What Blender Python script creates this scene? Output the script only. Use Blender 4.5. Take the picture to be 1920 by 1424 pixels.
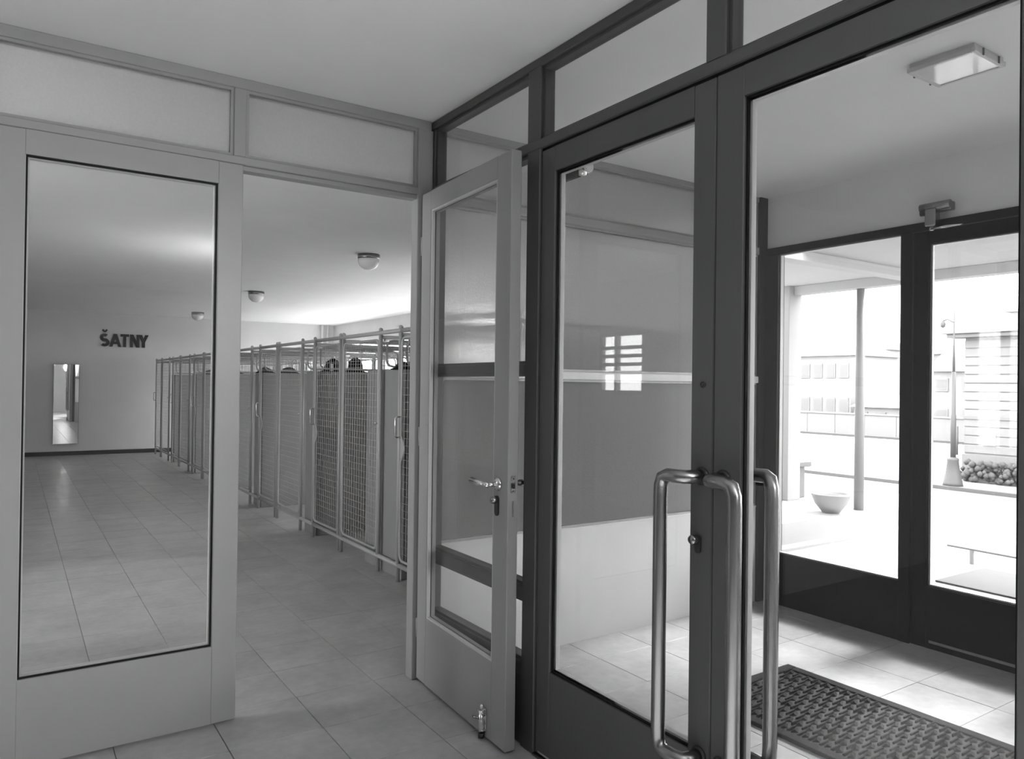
import bpy, bmesh, math, random
from mathutils import Vector, Matrix
random.seed(4)
sc = bpy.context.scene
for o in list(bpy.data.objects):
    bpy.data.objects.remove(o)
COL = sc.collection
PI = math.pi

# ------------------------------------------------------------------ camera
cam = bpy.data.objects.new('camera', bpy.data.cameras.new('camera'))
COL.objects.link(cam)
cam.data.sensor_width = 36
cam.data.lens = 26.356
cam.data.clip_end = 400
_R = Matrix(((0.83187, -0.01370, -0.55480), (-0.55481, 0.00105, -0.83197), (0.01198, 1.0, -0.00706)))
_x = Vector((0.8319, -0.5548, 0.0127)).normalized()
_f = Vector((0.5547, 0.8320, 0.0071)).normalized()
_x = (_x - _f * _x.dot(_f)).normalized()
_u = _x.cross(_f)
cam.matrix_world = Matrix(((_x.x, _u.x, -_f.x, 0), (_x.y, _u.y, -_f.y, 0), (_x.z, _u.z, -_f.z, 1.4), (0, 0, 0, 1)))
sc.camera = cam

# ------------------------------------------------------------------ sky, exposure
W = bpy.data.worlds.new('overcast_sky')
sc.world = W
W.use_nodes = True
bg = W.node_tree.nodes['Background']
bg.inputs[0].default_value = (1, 1, 1, 1)
bg.inputs[1].default_value = 1.0
vs = sc.view_settings
vs.view_transform = 'Standard'
vs.look = 'None'
vs.gamma = 1.0
vs.use_curve_mapping = False
vs.exposure = 3.8
sc.cycles.use_denoising = True
sc.cycles.max_bounces = 14
sc.cycles.diffuse_bounces = 8
sc.cycles.glossy_bounces = 6
sc.cycles.transmission_bounces = 10
sc.cycles.transparent_max_bounces = 24
sc.cycles.caustics_reflective = False
sc.cycles.caustics_refractive = True
sc.cycles.sample_clamp_indirect = 8.0

def window_light(name, loc, direction, sx, sy, power=None):
    """sky portal in a window opening, or (with power) the daylight that falls in through it"""
    d = bpy.data.lights.new(name, 'AREA')
    d.shape = 'RECTANGLE'
    d.size, d.size_y = sx, sy
    if power is None:
        d.cycles.is_portal = True
    else:
        d.energy = power
    o = bpy.data.objects.new(name, d)
    COL.objects.link(o)
    o.location = loc
    o.rotation_euler = Vector(direction).to_track_quat('-Z', 'Z').to_euler()
    return o

window_light('daylight_entrance', (4.26, 1.35, 1.3), (-1, 0, 0), 3.5, 2.1)
window_light('daylight_locker_windows', (6.04, 11.2, 1.3), (-1, 0, 0), 9.4, 2.0)

window_light('daylight_added_left_window', (-2.68, 4.25, 1.6), (1, 0, 0), 1.6, 2.0)  # portal of the tall window added to light the near cages
window_light('daylight_cloakroom_left_high', (-2.68, 6.7, 1.67), (1, 0, 0), .8, .75)

# hazy sun over the street, softened by cloud
sun = bpy.data.lights.new('hazy_sun', 'SUN')
sun.energy = 1.05
sun.angle = math.radians(15)
suno = bpy.data.objects.new('hazy_sun', sun)
COL.objects.link(suno)
suno.rotation_euler = Vector((-1, .05, -.97)).to_track_quat('-Z', 'Z').to_euler()

# added spot without a fixture; its floor pool brightens the hall ceiling
dl = bpy.data.lights.new('hall_fill_spot', 'SPOT')
dl.energy = 72
dl.spot_size = math.radians(50)
dl.spot_blend = .5
dl.shadow_soft_size = .08
dlo = bpy.data.objects.new('hall_fill_spot', dl)
COL.objects.link(dlo)
dlo.location = (.45, .85, 2.62)

# added fill point without a fixture, lights the left partition and hall ceiling
hl = bpy.data.lights.new('hall_fill_point', 'POINT')
hl.energy = 22
hl.shadow_soft_size = .16
hlo = bpy.data.objects.new('hall_fill_point', hl)
COL.objects.link(hlo)
hlo.location = (1.78, -.95, 1.85)

# ------------------------------------------------------------------ materials
MATS = {}
def mat(name, g, rough=0.5, metal=0.0, spec=0.5, nscale=None, namt=0.0, bump=0.0, bscale=60, rnd=0.0, coat=0.0, stretch=None):
    if name in MATS:
        return MATS[name]
    m = bpy.data.materials.new(name)
    MATS[name] = m
    m.use_nodes = True
    nt = m.node_tree
    b = nt.nodes['Principled BSDF']
    b.inputs['Base Color'].default_value = (g, g, g, 1)
    b.inputs['Roughness'].default_value = rough
    b.inputs['Metallic'].default_value = metal
    b.inputs['Specular IOR Level'].default_value = spec
    b.inputs['Coat Weight'].default_value = coat
    N = nt.nodes.new
    L = nt.links.new
    if nscale or rnd or bump:
        tc = N('ShaderNodeTexCoord')
        geo = N('ShaderNodeNewGeometry')
    if nscale or rnd:
        val = N('ShaderNodeValue'); val.outputs[0].default_value = g
        cur = val.outputs[0]
        if nscale:
            src = geo.outputs['Position']
            if stretch:
                mp = N('ShaderNodeMapping'); mp.inputs['Scale'].default_value = stretch
                L(src, mp.inputs[0]); src = mp.outputs[0]
            for sc_, am in ((nscale, namt), (nscale * 4.7, namt * 0.6)):
                n = N('ShaderNodeTexNoise'); n.inputs['Scale'].default_value = sc_
                n.inputs['Detail'].default_value = 5
                L(src, n.inputs['Vector'])
                mr = N('ShaderNodeMapRange'); mr.inputs[1].default_value = 0.25; mr.inputs[2].default_value = 0.75
                mr.inputs[3].default_value = 1 - am; mr.inputs[4].default_value = 1 + am
                L(n.outputs[0], mr.inputs[0])
                mu = N('ShaderNodeMath'); mu.operation = 'MULTIPLY'
                L(cur, mu.inputs[0]); L(mr.outputs[0], mu.inputs[1]); cur = mu.outputs[0]
        if rnd:
            oi = N('ShaderNodeObjectInfo')
            mr = N('ShaderNodeMapRange'); mr.inputs[3].default_value = 1 - rnd; mr.inputs[4].default_value = 1 + rnd
            L(oi.outputs['Random'], mr.inputs[0])
            mu = N('ShaderNodeMath'); mu.operation = 'MULTIPLY'
            L(cur, mu.inputs[0]); L(mr.outputs[0], mu.inputs[1]); cur = mu.outputs[0]
        cb = N('ShaderNodeCombineColor')
        for k in range(3):
            L(cur, cb.inputs[k])
        L(cb.outputs[0], b.inputs['Base Color'])
    if bump:
        n = N('ShaderNodeTexNoise'); n.inputs['Scale'].default_value = bscale; n.inputs['Detail'].default_value = 4
        L(geo.outputs['Position'], n.inputs['Vector'])
        bp = N('ShaderNodeBump'); bp.inputs['Strength'].default_value = bump; bp.inputs['Distance'].default_value = 0.01
        L(n.outputs[0], bp.inputs['Height']); L(bp.outputs[0], b.inputs['Normal'])
    return m

def clear_glass(name, tint=0.96, f0=0.045):
    m = bpy.data.materials.new(name); MATS[name] = m
    m.use_nodes = True
    nt = m.node_tree; nt.nodes.clear()
    N = nt.nodes.new; L = nt.links.new
    out = N('ShaderNodeOutputMaterial'); mix = N('ShaderNodeMixShader')
    tr = N('ShaderNodeBsdfTransparent'); tr.inputs[0].default_value = (tint, tint, tint, 1)
    gl = N('ShaderNodeBsdfGlossy'); gl.inputs['Roughness'].default_value = 0.0
    lw = N('ShaderNodeLayerWeight')
    p = N('ShaderNodeMath'); p.operation = 'POWER'; p.inputs[1].default_value = 5
    a = N('ShaderNodeMath'); a.operation = 'MULTIPLY_ADD'; a.inputs[1].default_value = 1 - f0; a.inputs[2].default_value = f0
    L(lw.outputs['Facing'], p.inputs[0]); L(p.outputs[0], a.inputs[0]); L(a.outputs[0], mix.inputs[0])
    L(tr.outputs[0], mix.inputs[1]); L(gl.outputs[0], mix.inputs[2]); L(mix.outputs[0], out.inputs[0])
    return m

def frosted_glass(name, rough=0.3, milk=0.3, col=0.92, grain=.25):
    """ornamental glass: light scatters straight through (refraction) with some milkiness"""
    m = bpy.data.materials.new(name); MATS[name] = m
    m.use_nodes = True
    nt = m.node_tree; nt.nodes.clear()
    N = nt.nodes.new; L = nt.links.new
    out = N('ShaderNodeOutputMaterial')
    rf = N('ShaderNodeBsdfRefraction'); rf.inputs[0].default_value = (col, col, col, 1)
    rf.inputs['Roughness'].default_value = rough; rf.inputs['IOR'].default_value = 1.25
    tl = N('ShaderNodeBsdfTranslucent'); tl.inputs[0].default_value = (.8, .8, .8, 1)
    df = N('ShaderNodeBsdfDiffuse'); df.inputs[0].default_value = (.6, .6, .6, 1)
    m0 = N('ShaderNodeMixShader'); m0.inputs[0].default_value = 0.45
    L(tl.outputs[0], m0.inputs[1]); L(df.outputs[0], m0.inputs[2])
    m1 = N('ShaderNodeMixShader')
    gg = N('ShaderNodeNewGeometry'); gn = N('ShaderNodeTexNoise'); gn.inputs['Scale'].default_value = 95; gn.inputs['Detail'].default_value = 3
    gm = N('ShaderNodeMapRange'); gm.inputs[1].default_value = .3; gm.inputs[2].default_value = .7
    gm.inputs[3].default_value = milk * (1 - grain); gm.inputs[4].default_value = milk * (1 + grain)
    L(gg.outputs['Position'], gn.inputs['Vector']); L(gn.outputs[0], gm.inputs[0]); L(gm.outputs[0], m1.inputs[0])
    L(rf.outputs[0], m1.inputs[1]); L(m0.outputs[0], m1.inputs[2])
    gl = N('ShaderNodeBsdfGlossy'); gl.inputs['Roughness'].default_value = 0.6
    lw = N('ShaderNodeLayerWeight')
    p = N('ShaderNodeMath'); p.operation = 'POWER'; p.inputs[1].default_value = 5
    a = N('ShaderNodeMath'); a.operation = 'MULTIPLY_ADD'; a.inputs[1].default_value = .35; a.inputs[2].default_value = .02
    L(lw.outputs['Facing'], p.inputs[0]); L(p.outputs[0], a.inputs[0])
    m2 = N('ShaderNodeMixShader'); L(a.outputs[0], m2.inputs[0])
    L(m1.outputs[0], m2.inputs[1]); L(gl.outputs[0], m2.inputs[2]); L(m2.outputs[0], out.inputs[0])
    geo = N('ShaderNodeNewGeometry')
    n = N('ShaderNodeTexNoise'); n.inputs['Scale'].default_value = 110; n.inputs['Detail'].default_value = 2
    L(geo.outputs['Position'], n.inputs['Vector'])
    bp = N('ShaderNodeBump'); bp.inputs['Strength'].default_value = .35; bp.inputs['Distance'].default_value = 0.004
    L(n.outputs[0], bp.inputs['Height'])
    for s in (rf, gl, tl, df):
        L(bp.outputs[0], s.inputs['Normal'])
    return m

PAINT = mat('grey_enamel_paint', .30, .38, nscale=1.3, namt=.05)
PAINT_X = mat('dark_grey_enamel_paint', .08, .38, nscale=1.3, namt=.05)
PAINT_L = mat('pale_bead_paint', .52, .3)
DARKPAINT = mat('dark_enamel_paint', .011, .5, spec=.12)
GASKET = mat('dark_joint', .03, .7)  # dark line along the door meeting edge
PLASTER = mat('white_plaster', .80, .85, spec=.2, nscale=.8, namt=.03)
HALLPAINT = mat('hall_wall_paint', .26, .6, spec=.3, nscale=.7, namt=.05)
WALLPAINT = mat('wall_paint', .68, .6, spec=.3, nscale=.7, namt=.05)
TILE = mat('mottled_floor_tile', .37, .33, nscale=5, namt=.16, rnd=.05, bump=.06, bscale=30)
GROUT = mat('tile_joint', .12, .9)
CHROME = mat('chrome', .78, .14, metal=1)
STEEL = mat('brushed_steel', .30, .27, metal=1, nscale=6, namt=.12, stretch=(1, 1, .15))
BLACK = mat('black_fitting', .02, .35)
TUBE = mat('locker_tube_enamel', .40, .38)
WIRE = mat('locker_wire_enamel', .42, .4)
CABINET = mat('grey_cabinet_board', .28, .55, nscale=1.6, namt=.06)
MIRROR = mat('mirror_silver', .85, .01, metal=1)
OPAL = mat('opal_glass', .8, .08, coat=.5)
RUBBER_R = mat('matting_ribs', .013, .85, spec=.12, nscale=14, namt=.5)
RUBBER = mat('dark_matting', .012, .75, nscale=30, namt=.4)
RUBBER_B = mat('matting_border', .02, .85, spec=.12, nscale=40, namt=.4)
WOOL = mat('black_wool', .012, .95, spec=.1)
GLASS = clear_glass('clear_glass')
FROST = frosted_glass('frosted_glass')
FROST2 = frosted_glass('ornamental_glass', .34, .22, grain=.5)
PANEL = mat('pale_panel_paint', .50, .42, nscale=1.0, namt=.05)

# ------------------------------------------------------------------ mesh helpers
class MB:
    def __init__(s):
        s.v = []; s.f = []; s.sm = []
    def add(s, v, f, smooth=False):
        n = len(s.v)
        s.v += [tuple(p) for p in v]
        s.f += [tuple(i + n for i in q) for q in f]
        s.sm += [smooth] * len(f)
        return s
    def box(s, x0, x1, y0, y1, z0, z1, c=0.0):
        x0, x1 = min(x0, x1), max(x0, x1); y0, y1 = min(y0, y1), max(y0, y1); z0, z1 = min(z0, z1), max(z0, z1)
        if c <= 0:
            v = [(x, y, z) for z in (z0, z1) for y in (y0, y1) for x in (x0, x1)]
            return s.add(v, [(0, 2, 3, 1), (4, 5, 7, 6), (0, 1, 5, 4), (2, 6, 7, 3), (0, 4, 6, 2), (1, 3, 7, 5)])
        bm = bmesh.new()
        vv = [bm.verts.new((x, y, z)) for z in (z0, z1) for y in (y0, y1) for x in (x0, x1)]
        for q in [(0, 2, 3, 1), (4, 5, 7, 6), (0, 1, 5, 4), (2, 6, 7, 3), (0, 4, 6, 2), (1, 3, 7, 5)]:
            bm.faces.new([vv[i] for i in q])
        bmesh.ops.bevel(bm, geom=bm.edges[:], offset=c, segments=1, affect='EDGES', profile=.5)
        bm.verts.index_update()
        s.add([q.co[:] for q in bm.verts], [[q.index for q in fc.verts] for fc in bm.faces])
        bm.free()
        return s
    def tube(s, pts, r, n=8, closed=False, caps=True):
        P = [Vector(p) for p in pts]
        k = len(P)
        rings = []
        up = None
        for i in range(k):
            if closed:
                t = (P[(i + 1) % k] - P[i - 1]).normalized()
            else:
                t = (P[min(i + 1, k - 1)] - P[max(i - 1, 0)]).normalized()
            if up is None:
                up = t.orthogonal().normalized()
            up = (up - t * up.dot(t))
            up = up.normalized() if up.length > 1e-6 else t.orthogonal().normalized()
            w = t.cross(up)
            rr = r[i] if isinstance(r, (list, tuple)) else r
            rings.append([P[i] + (up * math.cos(2 * PI * j / n) + w * math.sin(2 * PI * j / n)) * rr for j in range(n)])
        v = [p for rg in rings for p in rg]
        f = []
        for i in range(k if closed else k - 1):
            a, b = i * n, ((i + 1) % k) * n
            for j in range(n):
                f.append((a + j, a + (j + 1) % n, b + (j + 1) % n, b + j))
        s.add(v, f, n > 4)
        if caps and not closed:
            m = len(s.v) - len(v)
            s.f += [tuple(m + j for j in reversed(range(n))), tuple(m + (k - 1) * n + j for j in range(n))]
            s.sm += [False, False]
        return s
    def lathe(s, prof, n=20, mtx=None, smooth=True):
        v = []; f = []
        for (r, z) in prof:
            for j in range(n):
                v.append(Vector((r * math.cos(2 * PI * j / n), r * math.sin(2 * PI * j / n), z)))
        for i in range(len(prof) - 1):
            for j in range(n):
                f.append((i * n + j, i * n + (j + 1) % n, (i + 1) * n + (j + 1) % n, (i + 1) * n + j))
        f.append(tuple(reversed(range(n)))); f.append(tuple((len(prof) - 1) * n + j for j in range(n)))
        if mtx:
            v = [mtx @ p for p in v]
        s.add(v, f, smooth)
        return s
    def prism(s, poly, d0, d1, fn):
        """poly in 2-D, extruded d0..d1; fn(u, v, d) -> xyz"""
        n = len(poly)
        v = [fn(u, w, d0) for u, w in poly] + [fn(u, w, d1) for u, w in poly]
        f = [tuple(reversed(range(n))), tuple(range(n, 2 * n))]
        f += [(i, (i + 1) % n, (i + 1) % n + n, i + n) for i in range(n)]
        return s.add(v, f)
    def build(s, name, m, parent=None, kind=None):
        me = bpy.data.meshes.new(name)
        me.from_pydata(s.v, [], s.f)
        bm = bmesh.new(); bm.from_mesh(me)
        bmesh.ops.recalc_face_normals(bm, faces=bm.faces[:])
        bm.to_mesh(me); bm.free()
        me.polygons.foreach_set('use_smooth', s.sm)
        me.materials.append(m)
        o = bpy.data.objects.new(name, me)
        COL.objects.link(o)
        if parent is not None:
            o.parent = parent
        if kind:
            o['kind'] = kind
        return o

def tag(o, label=None, cat=None, group=None, kind=None):
    if label: o['label'] = label
    if cat: o['category'] = cat
    if group: o['group'] = group
    if kind: o['kind'] = kind
    return o

def thing(name, label, cat, loc=(0, 0, 0), rz=0, group=None, kind=None):
    o = bpy.data.objects.new(name, None)
    o.empty_display_size = .1
    COL.objects.link(o)
    o.location = loc
    o.rotation_euler = (0, 0, rz)
    return tag(o, label, cat, group, kind)

def arc(c, r, a0, a1, n, fn):
    return [fn(c[0] + r * math.cos(a0 + (a1 - a0) * i / n), c[1] + r * math.sin(a0 + (a1 - a0) * i / n)) for i in range(n + 1)]

def rounded_rect(u0, u1, v0, v1, r, fn, n=4):
    p = []
    p += arc((u1 - r, v0 + r), r, -PI / 2, 0, n, fn)
    p += arc((u1 - r, v1 - r), r, 0, PI / 2, n, fn)
    p += arc((u0 + r, v1 - r), r, PI / 2, PI, n, fn)
    p += arc((u0 + r, v0 + r), r, PI, 1.5 * PI, n, fn)
    return p

CEIL = 2.655

# ================================================================== SETTING
# floor: dark joint bed with single tiles laid on it
floor = MB().box(-4.1, 4.3, -5.1, 16.15, -.12, -.012).box(4.3, 6.1, 6.2, 16.15, -.12, -.012).build('floor', GROUT)
tag(floor, 'floor of square mottled grey tiles with thin dark joints', 'floor', kind='structure')
PX, PY = .365, .347
TX0, TY0 = .34, 2.95
tile_me = None
cells = []
def seen(x, y):
    q = Vector((x, y, -1.4)); z = q.dot(_f)
    if z < .3: return 0
    u = q.dot(_x) / z; w = -q.dot(_u) / z
    if abs(u) > .70 or w > .56: return 0
    if y > 3.2 and (x > 2.35 or x < -.3): return 0.0
    if y < 3.2 and x < 1.6 and y < 2.2: return 0
    return 1.4 / z ** 3
for i in range(-12, 16):
    for j in range(-23, 38):
        x0, y0 = TX0 + PX * i, TY0 + PY * j
        if x0 < -4.1 or x0 + PX > 6.1 or y0 < -5.1 or y0 + PY > 16.14: continue
        if y0 < 6.2 and x0 > 4.0: continue
        cells.append((seen(x0 + PX / 2, y0 + PY / 2), x0, y0))
cells.sort(key=lambda c: -c[0])
tb = MB().box(.0012, PX - .0012, .0012, PY - .0012, -.02, 0, .0012)
first = tb.build('tile', TILE, floor)
rest = MB()
for k, (s_, x0, y0) in enumerate(cells):
    if k < 300 and s_ > 0:
        o = first if k == 0 else first.copy()
        if k: COL.objects.link(o); o.parent = floor
        o.location = (x0, y0, random.uniform(-.0006, .0004))
    else:
        z = random.uniform(-.0006, .0004)
        rest.box(x0 + .0012, x0 + PX - .0012, y0 + .0012, y0 + PY - .0012, -.02, z)
rest.build('remaining_tiles', TILE, floor, 'stuff')

ceiling = MB().box(-4.1, 4.3, -5.1, 16.1, CEIL, CEIL + .15).box(4.3, 6.1, 6.2, 16.1, CEIL, CEIL + .15).build('ceiling', PLASTER)
tag(ceiling, 'flat white plaster ceiling running through hall, vestibule and cloakroom', 'ceiling', kind='structure')

def wall_with_holes(name, axis, c0, c1, a0, a1, holes, m, label, z0=-.1, z1=CEIL):
    """axis 'x': wall plane normal to x, running along y from a0 to a1; holes = (b0, b1, zlo, zhi)"""
    mb = MB()
    def bx(p, q, lo, hi):
        if q - p < 1e-4 or hi - lo < 1e-4: return
        if axis == 'x': mb.box(c0, c1, p, q, lo, hi)
        else: mb.box(p, q, c0, c1, lo, hi)
    cur = a0
    for b0, b1, lo, hi in sorted(holes):
        bx(cur, b0, z0, z1)
        bx(b0, b1, z0, lo); bx(b0, b1, hi, z1)
        cur = b1
    bx(cur, a1, z0, z1)
    return tag(mb.build(name, m), label, 'wall', kind='structure')

wall_with_holes('wall_far', 'y', 16.0, 16.15, -2.6, 6.1, [], WALLPAINT, 'pale end wall of the cloakroom carrying the black lettering')
LW = [(6.6 + 2.32 * k, 6.6 + 2.32 * k + 2.16, .35, 2.27) for k in range(4)]
wall_with_holes('wall_right', 'x', 5.9, 6.1, 6.35, 16.0, LW, WALLPAINT, 'window wall of the cloakroom behind the coat cages')
wall_with_holes('wall_left', 'x', -2.75, -2.6, 3.27, 16.0, [(3.45, 5.05, .6, 2.55), (6.3, 7.1, 1.3, 2.05)], WALLPAINT, 'plain left wall of the cloakroom, out of sight')
wall_with_holes('wall_hall_left', 'x', -4.1, -4.0, -5, 3.27, [], HALLPAINT, 'plain left wall of the hall behind the viewer')
wall_with_holes('wall_hall_back', 'y', -5.1, -5.0, -4.0, 4.3, [], HALLPAINT, 'plain back wall of the hall behind the viewer')
wall_with_holes('wall_hall_right', 'x', 4.15, 4.3, -5, -.6, [], WALLPAINT, 'hall wall beyond the vestibule doors, out of sight')
wall_with_holes('wall_hall_front', 'y', 3.2, 3.27, -4.0, -.16, [], WALLPAINT, 'hall wall left of the glazed cloakroom partition')
wall_with_holes('wall_vestibule_end', 'y', -.6, -.5, 1.8, 4.3, [], WALLPAINT, 'end wall of the vestibule, out of sight')
tag(MB().box(4.15, 4.3, -.5, 3.3, 2.315, CEIL).build('wall_lintel', PLASTER), 'white plaster lintel wall above the outer entrance', 'wall', kind='structure')
tag(MB().box(4.15, 4.3, 3.2, 3.36, 0, 2.315).build('wall_entrance_pier', PLASTER), 'narrow wall pier between entrance and cloakroom', 'wall', kind='structure')
wall_with_holes('wall_porch_back', 'x', 4.15, 4.3, 3.36, 6.2, [], PLASTER, 'outer wall of the cloakroom along the porch')
tag(MB().box(4.15, 6.1, 6.2, 6.35, 0, CEIL).build('wall_porch_side', PLASTER), 'white outer wall closing the left end of the porch', 'wall', kind='structure')

tag(MB().box(-2.6, 5.9, 15.982, 16.0, 0, .075, .003).build('baseboard_far', DARKPAINT), 'low dark skirting along the end wall', 'baseboard', kind='structure')

# cloakroom windows behind the cages
for k, (a, b, lo, hi) in enumerate(LW):
    w = thing('window_%d' % (20 + k), 'tall white framed cloakroom window behind the coat cages', 'window', (0, 0, 0), kind='structure', group='cloakroom windows')
    m = MB()
    for (p, q, l, h) in ((a, b, lo, lo + .06), (a, b, hi - .06, hi), (a, a + .05, lo, hi), (b - .05, b, lo, hi), ((a + b) / 2 - .03, (a + b) / 2 + .03, lo, hi)):
        m.box(5.96, 6.03, p, q, l, h)
    m.build('frame', PAINT_L, w)
    MB().box(5.99, 5.995, a + .05, b - .05, lo + .06, hi - .06).build('pane', GLASS, w)
    MB().box(5.78, 5.96, a - .03, b + .03, lo - .04, lo, .004).build('sill', PLASTER, w)

def frame_x(mb, x0, x1, y0, y1, z0, z1, w):
    """rectangular bead frame in a plane normal to x"""
    mb.box(x0, x1, y0, y1, z0, z0 + w); mb.box(x0, x1, y0, y1, z1 - w, z1)
    mb.box(x0, x1, y0, y0 + w, z0 + w, z1 - w); mb.box(x0, x1, y1 - w, y1, z0 + w, z1 - w)
def frame_y(mb, y0, y1, x0, x1, z0, z1, w):
    mb.box(x0, x1, y0, y1, z0, z0 + w); mb.box(x0, x1, y0, y1, z1 - w, z1)
    mb.box(x0, x0 + w, y0, y1, z0 + w, z1 - w); mb.box(x1 - w, x1, y0, y1, z0 + w, z1 - w)

def glazing(num, label, plane, c, a0, a1, z0, z1, gm, bead=PAINT, bw=.012, depth=.045, cat='window'):
    """one glazed field: a bead frame and a pane, plane 'x' or 'y' centred on c"""
    w = thing('window_%d' % num, label, cat, kind='structure')
    m = MB()
    (frame_x if plane == 'x' else frame_y)(m, c - depth / 2, c + depth / 2, a0, a1, z0, z1, bw)
    m.build('glazing_bead', bead, w)
    p = MB()
    if plane == 'x': p.box(c - .003, c + .003, a0 + .004, a1 - .004, z0 + .004, z1 - .004)
    else: p.box(a0 + .004, a1 - .004, c - .003, c + .003, z0 + .004, z1 - .004)
    p.build('pane', gm, w)
    return w

# ---- left partition (plane y = 3.2): frame
Y0, Y1 = 3.2, 3.265
t1 = thing('trim_1', 'grey painted frame of the glazed partition between hall and cloakroom', 'partition frame', kind='structure')
MB().box(-.16, 1.655, Y0, Y1, 2.612, CEIL, .003).build('head_rail', PAINT, t1)
MB().box(-.16, 1.586, Y0 - .002, Y1, 2.296, 2.330, .003).build('transom_rail', PAINT, t1)
MB().box(-.075, 1.586, Y0 + .012, Y1, 2.276, 2.297, .002).build('stop_rail', PAINT, t1)
MB().box(.745, .794, Y0, Y1, 2.33, 2.612, .003).build('mullion', PAINT, t1)
MB().box(-.16, -.075, Y0, Y1, 0, 2.296, .003).build('jamb', PAINT, t1)
MB().box(-.16, -.10, Y0, Y1, 2.33, 2.612, .003).build('mullion', PAINT, t1)
MB().box(1.585, 1.665, Y0, Y1, 0, 2.612, .003).build('corner_post', PAINT, t1)
glazing(1, 'long frosted transom pane above the closed glazed door', 'y', 3.232, -.10, .745, 2.33, 2.612, FROST)
glazing(2, 'short frosted transom pane above the open doorway', 'y', 3.232, .794, 1.585, 2.33, 2.612, FROST)

def leaf(num, label, loc, rz, w, top, gz0, gz1, s0, s1, th=.045, z0=.012, paint=PAINT):
    """door leaf along local +x, face at local y=0, thickness to +y"""
    d = thing('door_%d' % num, label, 'door', loc, rz, kind='structure')
    MB().box(0, s0, 0, th, z0, top, .003).build('stile', paint, d)
    MB().box(w - s1, w, 0, th, z0, top, .003).build('stile', paint, d)
    MB().box(s0 - .001, w - s1 + .001, .0005, th - .0005, gz1, top - .0005).build('top_rail', paint, d)
    MB().box(s0 - .001, w - s1 + .001, .0005, th - .0005, z0 + .0005, gz0).build('kick_panel', paint, d)
    m = MB(); frame_y(m, .010, .018, s0 - .001, w - s1 + .001, gz0 - .001, gz1 + .001, .007)
    m.build('glazing_bead', DARKPAINT, d)
    m = MB(); frame_y(m, .0225, th - .004, s0 - .001, w - s1 + .001, gz0 - .001, gz1 + .001, .012)
    m.build('glazing_bead', PAINT_L, d)
    MB().box(s0, w - s1, .018, .0225, gz0, gz1).build('pane', GLASS, d)
    return d

# door_1: closed glazed leaf on the left
door1 = leaf(1, 'closed grey glazed door leaf left of the open doorway', (-.070, 3.192, 0), 0, .852, 2.294, .325, 2.204, .100, .097)

# door_2: open leaf, hinged at the corner, swung towards the viewer
ang = -PI / 2 - math.radians(3)
door2 = thing('door_2', 'open grey glazed door swung out from the cloakroom doorway', 'door', (1.604, 3.19, 0), ang, kind='structure')
# local x runs from hinge to free edge, local -y ... the seen face is at local y = 0, thickness towards +y
W2 = .832
MB().box(0, .100, 0, .045, .014, 2.294, .003).build('stile', PAINT, door2)
MB().box(W2 - .112, W2, 0, .045, .014, 2.294, .003).build('stile', PAINT, door2)
MB().box(.099, W2 - .111, .0005, .0445, 2.206, 2.2935).build('top_rail', PAINT, door2)
MB().box(.099, W2 - .111, .0005, .0445, .0145, .318).build('kick_panel', PAINT, door2)
m = MB(); frame_y(m, .004, .018, .099, W2 - .111, .317, 2.207, .010); m.build('glazing_bead', PAINT_L, door2)
m = MB(); frame_y(m, .0225, .041, .099, W2 - .111, .317, 2.207, .012); m.build('glazing_bead', PAINT, door2)
MB().box(.100, W2 - .112, .018, .0225, .318, 2.206).build('pane', GLASS, door2)
def R_y(px, pz, out0, r_prof, n=18):
    return Matrix.Translation((px, out0, pz)) @ Matrix.Rotation(PI / 2, 4, 'X')
# lever handle: rose, neck, grip (on the seen face: outwards is local -y)
lev = MB().lathe([(.026, 0), (.026, .006), (.018, .012), (.010, .016)], 18, R_y(W2 - .072, 1.017, 0, 0)).build('handle_rose', CHROME, door2)
hm = MB()
hm.tube([(W2 - .072, -.010, 1.017), (W2 - .072, -.050, 1.017)], [.010, .008], 12)
hm.lathe([(.004, -.012), (.011, -.008), (.013, 0), (.011, .008), (.004, .012)], 12, Matrix.Translation((W2 - .072, -.052, 1.017)))
hm.tube([(W2 - .072, -.052, 1.017), (W2 - .10, -.056, 1.017), (W2 - .125, -.057, 1.019), (W2 - .185, -.058, 1.022)], [.009, .010, .0125, .0135], 12)
hm.build('lever_handle', CHROME, door2)
hm = MB()
hm.lathe([(.026, 0), (.026, .006), (.012, .012), (.010, .04), (.013, .05), (.013, .062), (.004, .07)], 14, Matrix.Translation((W2 - .072, .045, 1.017)) @ Matrix.Rotation(-PI / 2, 4, 'X'))
hm.build('back_knob', STEEL, door2)
km = MB()
km.prism([(.014 * math.cos(a), .014 * math.sin(a)) for a in [PI * i / 8 for i in range(9)]] + [(-.014, -.05)] + [(.014 * math.cos(a), -.05 + .014 * math.sin(a)) for a in [PI + PI * i / 8 for i in range(1, 9)]],
         0, -.006, lambda u, v, d: (W2 - .078 + u, d, .958 + v))
esc = km.build('keyhole_plate', BLACK, door2)
MB().lathe([(.012, 0), (.014, .004), (.014, .02), (.009, .024)], 14, R_y(W2 - .080, .955, -.004, 0)).build('lock_knob', STEEL, esc)
lm = MB().box(W2, W2 + .002, .012, .032, .99, 1.055, .0005).build('latch_plate', STEEL, door2)
MB().box(W2, W2 + .010, .017, .027, 1.008, 1.026, .002).build('latch_bolt', BLACK, lm)
MB().lathe([(.003, 0), (.003, .001)], 8, Matrix.Translation((W2 + .002, .022, 1.045)) @ Matrix.Rotation(PI / 2, 4, 'Y')).build('screw', BLACK, lm)
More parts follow.
